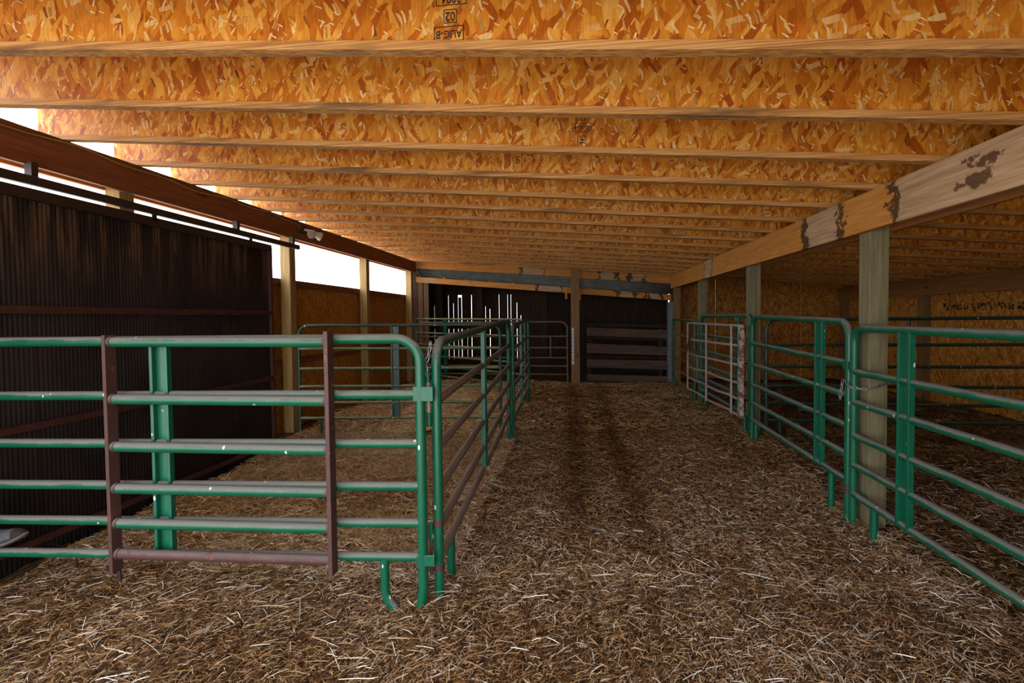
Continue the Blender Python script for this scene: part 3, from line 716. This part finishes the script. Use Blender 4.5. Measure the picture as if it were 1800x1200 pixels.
T3, *_ = panel('livestock_panel', 'second panel along the left of the aisle, beyond the mud-caked one', 'fence panel', (-.83, 6.52), (-.85, 8.95), dz=(.0, .07),
    m_frame=M_green, m_rail=M_mud, channels=(1.0,), feet=((2.2, 0),), cr=.09, r=.025)
panel('livestock_panel', 'green panel crossing the left pen in front of the board wall', 'fence panel', (-3.69, 6.16), (-1.0, 6.50), dz=(.03, .02), m_frame=M_greend, m_rail=M_yel, channels=(1.30,), feet=((.28, 0), (2.52, 0)), chw=.11, chm=M_greend, r=.021)
panel('livestock_panel', 'olive dusty panel slanting across the far left pen', 'fence panel', (-3.66, 10.95), (-.93, 9.12), dz=(.1, .07), m_frame=M_yel, m_rail=M_yel, channels=(1.05,), feet=((.3, 0),), r=.02)
panel('tube_gate', 'rust brown tube gate across the dark barn opening, left of the centre post', 'gate', (-3.70, 11.2), (-.17, 11.16), dz=(.06, .05), zs=[.27,.46,.65,.88,1.14,1.47], m_frame=M_mudfar, m_rail=M_mudfar, r=.02, cr=.16)
bb = MB(); bb.tube([(-.55, 11.14, .72), (-.55, 11.14, 1.21)], .018, 8); one('gate_brace', bb, M_mudfar, 'short upright brace tied to the rust brown tube gate', 'brace')

# right side of the aisle
T5, P5, d5, L5, n5 = panel('livestock_panel', 'nearest green panel on the right, running out of the frame', 'fence panel', (2.11, 4.02), (2.11, .98), dz=(.0, -.01),
    zs=[.25,.475,.70,.955,1.19,1.522], channels=(.60,), feet=((.27, 0),), cr=.11, gA=.0, chw=.12)
T6, P6, d6, L6, n6 = panel('livestock_panel', 'green panel on the right between the rusty stile and the chain', 'fence panel', (2.10, 6.15), (2.10, 4.07), dz=(.09, .05),
    zs=[.285,.49,.71,.95,1.20,1.52], channels=(1.64,), feet=((.13, 0), (1.83, 0)), cr=.12, chw=.125)
b = MB(); b.box((2.065, 4.03, 1.205), (2.135, 4.10, 1.265)); b.build('latch', M_greenhi, T6, bevel=.003)
b = MB(); b.tube([(2.10, 4.07, .24), (2.10, 4.07, .30)], .031, 12); b.build('collar', M_rust, T6)
b = MB(); b.box((2.085, 4.03, 1.18), (2.105, 4.09, 1.23)); b.build('latch', M_greenhi, T5, bevel=.003)
# galvanised tube gate with rusty white hinge stile
gg = empty('tube_gate', (1.98, 6.22, .35), 'dull grey tube gate with a rusty white hinge stile on the right', 'gate')
A = Vector((1.985, 6.27, 0)); B = Vector((2.0, 8.98, 0))
za = [.40,.60,.80,1.02,1.255,1.50]; zb = [.33,.53,.73,.955,1.21,1.50]
for i in range(6):
    b = MB(); pp = []
    for k in range(7):
        t = k/6; p = A.lerp(B, t); pp.append((p.x, p.y, za[i]+(zb[i]-za[i])*t + (.012*math.sin(k*1.7+i) if 0 < k < 6 and i < 3 else 0)))
    b.tube(pp, .017, 10); b.build('rail', M_grey, gg)
for yy in (6.50, 7.72, 8.98):
    b = MB(); p = A.lerp(B, (yy-6.27)/2.71); b.tube([(p.x-.02, yy, .33 if yy > 7 else .37), (p.x-.02, yy, 1.51)], .014, 8); b.build('upright', M_grey, gg)
b = MB(); b.box((1.965, 6.17, .38), (2.015, 6.26, 1.52)); o = b.build('hinge_stile', M_rustw, gg, bevel=.004); o['label'] = 'rusty white hinge stile'
for z in (1.32, .72):
    b = MB(); b.tube([(2.03, 6.19, z-.04), (2.03, 6.19, z+.04)], .022, 10); b.bar((2.0, 6.2, z), (2.06, 6.19, z), .03, .05); b.build('hinge', M_rust, gg)
panel('livestock_panel', 'taller green panel standing behind the grey tube gate on the right', 'fence panel', (2.135, 8.66), (2.135, 6.30), dz=(.10, .10), channels=(1.9,), feet=((.25, 0), (2.15, 0)), chw=.10)
panel('livestock_panel', 'small green panel at the far end of the right row', 'fence panel', (2.10, 10.92), (2.10, 8.98), dz=(.03, .02), m_rail=M_mudfar, feet=((.2, 0), (1.75, 0)), sag=.02, cr=.07, r=.022)
panel('livestock_panel', 'dark green panel dividing the right stalls', 'fence panel', (2.35, 6.40), (5.85, 6.46), dz=(.05, .04), m_frame=M_greend, m_rail=M_greend, uprights=(1.62,), feet=((.16, 0), (3.3, 0)), r=.023)
b = MB(); b.tube([(1.955, 8.5, 1.49), (1.94, 8.68, 1.22), (1.95, 8.98, .98)], .014, 8); one('wooden_stick', b, M_rust, 'brown lever stick slanting across the far end of the grey gate', 'stick')

# ------------------------------------------------------------------ chains
def chain(name, label, pts, r=.0028, pitch=.026):
    t = empty(name, pts[0], label, 'chain')
    P = [Vector(p) for p in pts]; seg = [(P[i+1]-P[i]).length for i in range(len(P)-1)]; tot = sum(seg); n = int(tot/pitch)
    me = bpy.data.meshes.new('chain_link'); b = MB(); q = []
    for k in range(13):
        a = 2*math.pi*k/12; q.append(Vector((math.cos(a)*.011+(.008 if math.cos(a) > 0 else -.008), math.sin(a)*.009, 0)))
    b.tube(q, r, 6, caps=False); me.from_pydata(b.v, [], b.f); me.polygons.foreach_set('use_smooth', [True]*len(b.f)); me.materials.append(M_chain)
    for i in range(n):
        s = (i+.5)*tot/n; k = 0
        while k < len(seg)-1 and s > seg[k]: s -= seg[k]; k += 1
        p = P[k].lerp(P[k+1], s/seg[k]); d = (P[k+1]-P[k]).normalized()
        o = link('chain_link', me, None, t); o.location = p - P[0]
        o.rotation_mode = 'QUATERNION'; o.rotation_quaternion = d.to_track_quat('X', 'Z') @ Matrix.Rotation(math.pi/2*(i % 2)+.3, 3, 'X').to_quaternion()
chain('steel_chain', 'steel chain looped between the two nearest right panels', [(2.06,4.12,.96), (2.065,4.09,1.12), (2.062,4.05,1.115), (2.07,3.99,1.075), (2.14,3.94,1.065), (2.22,3.93,1.09), (2.30,3.935,1.115)])
chain('steel_chain', 'chain tied round the corner post where the left panels meet', [(-.80,2.655,1.50), (-.815,2.655,1.42), (-.83,2.65,1.38), (-.825,2.65,1.30)])
chain('steel_chain', 'chain hanging at the far end of the grey gate', [(2.06,8.70,.98), (2.07,8.68,.84), (2.07,8.68,.66), (2.06,8.7,.5)], .004, .03)

# ------------------------------------------------------------------ twin floodlight and cable on the left beam
fl = empty('floodlight', (XL+.02, 6.42, 2.86), 'ivory twin-head floodlight on the dark left beam', 'lamp')
b = MB(); b.tube([(XL, 6.40, 2.875), (XL+.05, 6.40, 2.875)], .05, 16); b.build('junction_box', M_black, fl)
def head(y, aim, loc):
    b = MB(); c = Vector(loc); a = Vector(aim).normalized()
    b.tube([c-a*.075, c-a*.05, c-a*.02, c+a*.02, c+a*.045, c+a*.05], [.022, .026, .04, .055, .062, .06], 18); h = b.build('lamp_head', M_lampw, fl)
    b = MB(); b.tube([c+a*.0505, c+a*.056, c+a*.060], [.056, .04, .012], 18); g = b.build('lens', M_glass, h, loc=Vector((0,0,0)))
    me = g.data; off = parent_world(h); me.transform(Matrix.Translation(-off))
head(0, (.75, -.55, -.45), (XL+.13, 6.42, 2.83)); head(1, (.55, .75, -.35), (XL+.13, 6.60, 2.83))
b = MB(); b.tube([(XL+.05, 6.40, 2.875), (XL+.10, 6.41, 2.87), (XL+.10, 6.55, 2.86)], .016, 8); b.build('arm', M_lampw, fl)
cp = []
for k in range(60):
    y = -.5+k*.115; cp.append((XL+.010, y, roof(XL)-.035-.012*math.sin(k*.9)-.01*math.sin(k*.33)))
cp += [(XL+.012, 6.3, 2.93), (XL+.012, 6.36, 2.89)]
b = MB(); b.tube(cp, .006, 6); one('power_cable', b, M_cable, 'yellow cable stapled along the left beam to the floodlight', 'cable', origin=(XL, 0, 2.9))
cp = [(XL+.010, 6.5+k*.12, roof(XL)-.02-.006*math.sin(k)) for k in range(40)] + [(XL+.02, 11.27, 2.9), (XL+.05, 11.29, 2.75), (XL+.12, 11.30, 2.60)]
b = MB(); b.tube(cp, .006, 6); one('power_cable', b, M_cable, 'yellow cable along the left beam beyond the floodlight', 'cable', origin=(XL, 8, 2.9))
b = MB(); hslab(b, XL+.0, XL+.014, -.9, 11.3, lambda x: roof(XL)-.012, lambda x: roof(XL)-.001); one('cable_batten', b, M_beam_l, 'thin dark strip along the top edge of the left beam', 'batten')

# ------------------------------------------------------------------ shoe resting on the bottom rail at the left edge
sh = empty('shoe', (-3.30, 2.40, .33), 'scuffed grey shoe resting on the bottom rail at the left edge', 'shoe')
def loft(rings, n=20):
    b = MB(); vs = []; fs = []
    for (cx, cz, hw, h0, h1) in rings:           # centre line, half width, lower and upper height
        for k in range(n):
            a = 2*math.pi*k/n; c, s = math.cos(a), math.sin(a)
            vs.append((cx, c*hw, cz + (s*h1 if s > 0 else s*h0)))
    for i in range(len(rings)-1):
        for k in range(n): fs.append((i*n+k, i*n+(k+1) % n, (i+1)*n+(k+1) % n, (i+1)*n+k))
    b.add(vs, fs, True); b.add(vs[:n], [tuple(range(n-1,-1,-1))], True); b.add(vs[-n:], [tuple(range(n))], True); return b
RS = Matrix.Translation((-3.285, 2.40, .342)) @ Matrix.Rotation(-.31, 4, 'Y') @ Matrix.Rotation(.05, 4, 'Z')
def place(b): b.v = [tuple(RS @ Vector(v)) for v in b.v]; return b
up = loft([(-.17,.05,.03,.03,.05),(-.15,.055,.04,.04,.085),(-.10,.05,.042,.035,.10),(-.04,.045,.042,.03,.07),(.02,.04,.045,.025,.045),(.07,.038,.044,.02,.044),(.095,.036,.040,.018,.040)])
place(up).build('upper', M_shoe, sh)
tp = loft([(.094,.036,.0405,.018,.041),(.12,.034,.036,.016,.033),(.14,.031,.024,.012,.022),(.149,.028,.008,.006,.008)]); place(tp).build('toe_cap', M_toe, sh)
so_ = loft([(-.178,.012,.02,.010,.010),(-.16,.010,.037,.012,.014),(-.06,.008,.036,.012,.014),(.04,.010,.049,.012,.012),(.10,.016,.044,.012,.010),(.135,.024,.03,.010,.008),(.156,.032,.010,.006,.006)]); place(so_).build('sole', M_rubber, sh)
for x in (-.07, -.035, .0):
    b = MB(); b.tube([(x, -.03, .085), (x+.008, 0, .105-.25*(x+.07)), (x, .03, .085)], .004, 6); place(b).build('lace', M_rubber, sh)
b = MB(); b.tube([(-.115,0,.12), (-.13,0,.2)], [.045,.05], 16); place(b).build('collar', M_shoe, sh)

# ------------------------------------------------------------------ clods and pale leaves on the floor
def lump(name, x, y, r, mat_, label, cat, group, flatn=.6, seed=0):
    bm = bmesh.new(); bmesh.ops.create_icosphere(bm, subdivisions=2, radius=1); q = random.Random(seed)
    ph = [q.uniform(0, 6) for _ in range(6)]
    for v in bm.verts:
        c = v.co; k = 1+.25*math.sin(c.x*3+ph[0])*math.sin(c.y*4+ph[1])+.18*math.sin(c.z*5+ph[2]+c.x*4)
        v.co = Vector((c.x*r*k*1.3, c.y*r*k, c.z*r*k*flatn))
    me = bpy.data.meshes.new(name); bm.to_mesh(me); bm.free(); me.materials.append(mat_)
    o = bpy.data.objects.new(name, me); COL.objects.link(o); o.location = (x, y, float(ground(x, y))+r*flatn*.35); tag(o, label, cat, group)
lump('dung_clod', -3.40, 2.50, .036, M_clod, 'dark dung clod in the straw below the panel at the left edge', 'clod', None, seed=1)
lump('dung_clod', -3.47, 2.44, .03, M_clod, 'smaller dark clod beside the big one at the left', 'clod', None, seed=2)
lump('dung_clod', -2.75, 5.7, .06, M_clod, 'dark clod lying in the pen straw before the crossing panel', 'clod', None, .4, seed=3)
for k, (x, y) in enumerate(((.45, 2.95), (.61, 3.07), (1.2, 4.1), (3.4, 3.3), (3.9, 4.2), (-2.0, 4.4), (3.1, 3.9), (.35, 4.9))):
    lump('dung_clod', x, y, .032, M_clod, 'small dark clod trodden into the straw', 'clod', 'small clods in the straw', .4, seed=10+k)
for k, (x, y) in enumerate(((-1.12, 2.22), (-2.16, 2.78), (.03, 2.42))):
    lab = ['pale dry leaf in the straw in front of the corner posts', 'pale dry leaf on the straw below the rusty gate', 'pale dry leaf on the straw in the aisle'][k]
    lump('dry_leaf', x, y, .017, M_wheat, lab, 'leaf', None, .25, seed=30+k)

# ------------------------------------------------------------------ straw
def straw_arrays(xs, ys, ln, wd, shade, lift=.012, tilt=.16, bias=None):
    n = len(xs); th = rng.uniform(0, 2*math.pi, n)
    if bias is not None: th = np.where(rng.random(n) < .35, bias + rng.normal(0, .45, n), th)
    tl = rng.normal(0, tilt, n); dx = np.cos(th)*np.cos(tl); dy = np.sin(th)*np.cos(tl); dz = np.sin(tl)
    z = ground(xs, ys) + rng.random(n)**1.4*lift*1.5 + .004 + np.abs(dz)*ln*.35
    roll = rng.normal(0, .5, n); px, py = -np.sin(th), np.cos(th)
    wx, wy, wz = px*np.cos(roll), py*np.cos(roll), np.sin(roll)
    bend = rng.normal(0, .03, n)*ln; cut = rng.random(n) < .08; bend = np.where(cut, bend*4, bend)
    V = np.zeros((n, 6, 3))
    for k, s_ in enumerate((-.5, 0, .5)):
        cx = xs + dx*ln*s_ + px*bend*(1-4*s_*s_)*.5; cy = ys + dy*ln*s_ + py*bend*(1-4*s_*s_)*.5; cz = z + dz*ln*s_ + (1-4*s_*s_)*.003
        w = wd*(1 if k == 1 else .8)/2
        V[:, 2*k, 0] = cx-wx*w; V[:, 2*k, 1] = cy-wy*w; V[:, 2*k, 2] = cz-wz*w
        V[:, 2*k+1, 0] = cx+wx*w; V[:, 2*k+1, 1] = cy+wy*w; V[:, 2*k+1, 2] = cz+wz*w
    return V, shade
def straw(name, parts, label):
    V = np.concatenate([p[0] for p in parts]); sh_ = np.concatenate([p[1] for p in parts]); n = len(V)
    base = (np.arange(n)*6)[:, None]
    Fq = np.concatenate([base+np.array([0,1,3,2]), base+np.array([2,3,5,4])], 1).reshape(-1)
    me = bpy.data.meshes.new(name); me.vertices.add(n*6); me.vertices.foreach_set('co', V.reshape(-1).astype(np.float32))
    me.loops.add(n*8); me.loops.foreach_set('vertex_index', Fq.astype(np.int32))
    me.polygons.add(n*2); me.polygons.foreach_set('loop_start', (np.arange(n*2)*4).astype(np.int32))
    at = me.attributes.new('shade', 'FLOAT', 'POINT'); at.data.foreach_set('value', np.repeat(sh_, 6).astype(np.float32))
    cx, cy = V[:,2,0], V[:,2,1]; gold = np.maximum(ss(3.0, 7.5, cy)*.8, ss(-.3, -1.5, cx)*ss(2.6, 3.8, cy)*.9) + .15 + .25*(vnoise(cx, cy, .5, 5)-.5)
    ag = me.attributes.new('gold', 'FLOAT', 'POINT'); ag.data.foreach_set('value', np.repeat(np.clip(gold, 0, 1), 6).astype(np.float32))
    me.update(); me.validate()
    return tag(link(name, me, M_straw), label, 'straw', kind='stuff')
def shades(x, y, lo, hi):
    s_ = rng.beta(.85, 1.25, len(x)); dirt = vnoise(x, y, 1.1, 8)*.5 + vnoise(x, y, .35, 9)*.5
    track = np.exp(-((x-.0+.10*(y-5)*.1)/.16)**2)*ss(2.8, 4, y) + .8*np.exp(-((x-.5)/.14)**2)*ss(2.8, 4, y)
    return np.clip(s_*(hi-lo)+lo - .30*(dirt-.42) - .22*track, 0, 1)
def fld(n, x0, x1, y0, y1, l0, l1, w, lo, hi, dens=None, **kw):
    x = rng.uniform(x0, x1, n); y = rng.uniform(y0, y1, n)
    if dens is not None:
        k = rng.random(n) < dens(x, y); x, y = x[k], y[k]
    ln = rng.uniform(l0, l1, len(x))*np.exp(rng.normal(0, .3, len(x))); wd = rng.uniform(.7, 1.5, len(x))*w
    return straw_arrays(x, y, ln, wd, shades(x, y, lo, hi), **kw)
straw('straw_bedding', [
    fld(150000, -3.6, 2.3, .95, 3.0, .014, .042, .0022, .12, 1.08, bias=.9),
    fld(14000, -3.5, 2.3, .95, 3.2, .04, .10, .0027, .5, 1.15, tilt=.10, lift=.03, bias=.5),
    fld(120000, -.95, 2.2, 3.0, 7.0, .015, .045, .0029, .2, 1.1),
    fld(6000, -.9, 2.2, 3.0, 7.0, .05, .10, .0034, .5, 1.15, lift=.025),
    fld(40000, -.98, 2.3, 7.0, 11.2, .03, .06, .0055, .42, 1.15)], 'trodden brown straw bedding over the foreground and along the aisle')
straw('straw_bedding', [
    fld(110000, -3.62, -.8, 2.9, 6.6, .025, .08, .0032, .45, 1.25, lift=.035, tilt=.2),  # raised shades paint the left pen's daylight into the straw colour
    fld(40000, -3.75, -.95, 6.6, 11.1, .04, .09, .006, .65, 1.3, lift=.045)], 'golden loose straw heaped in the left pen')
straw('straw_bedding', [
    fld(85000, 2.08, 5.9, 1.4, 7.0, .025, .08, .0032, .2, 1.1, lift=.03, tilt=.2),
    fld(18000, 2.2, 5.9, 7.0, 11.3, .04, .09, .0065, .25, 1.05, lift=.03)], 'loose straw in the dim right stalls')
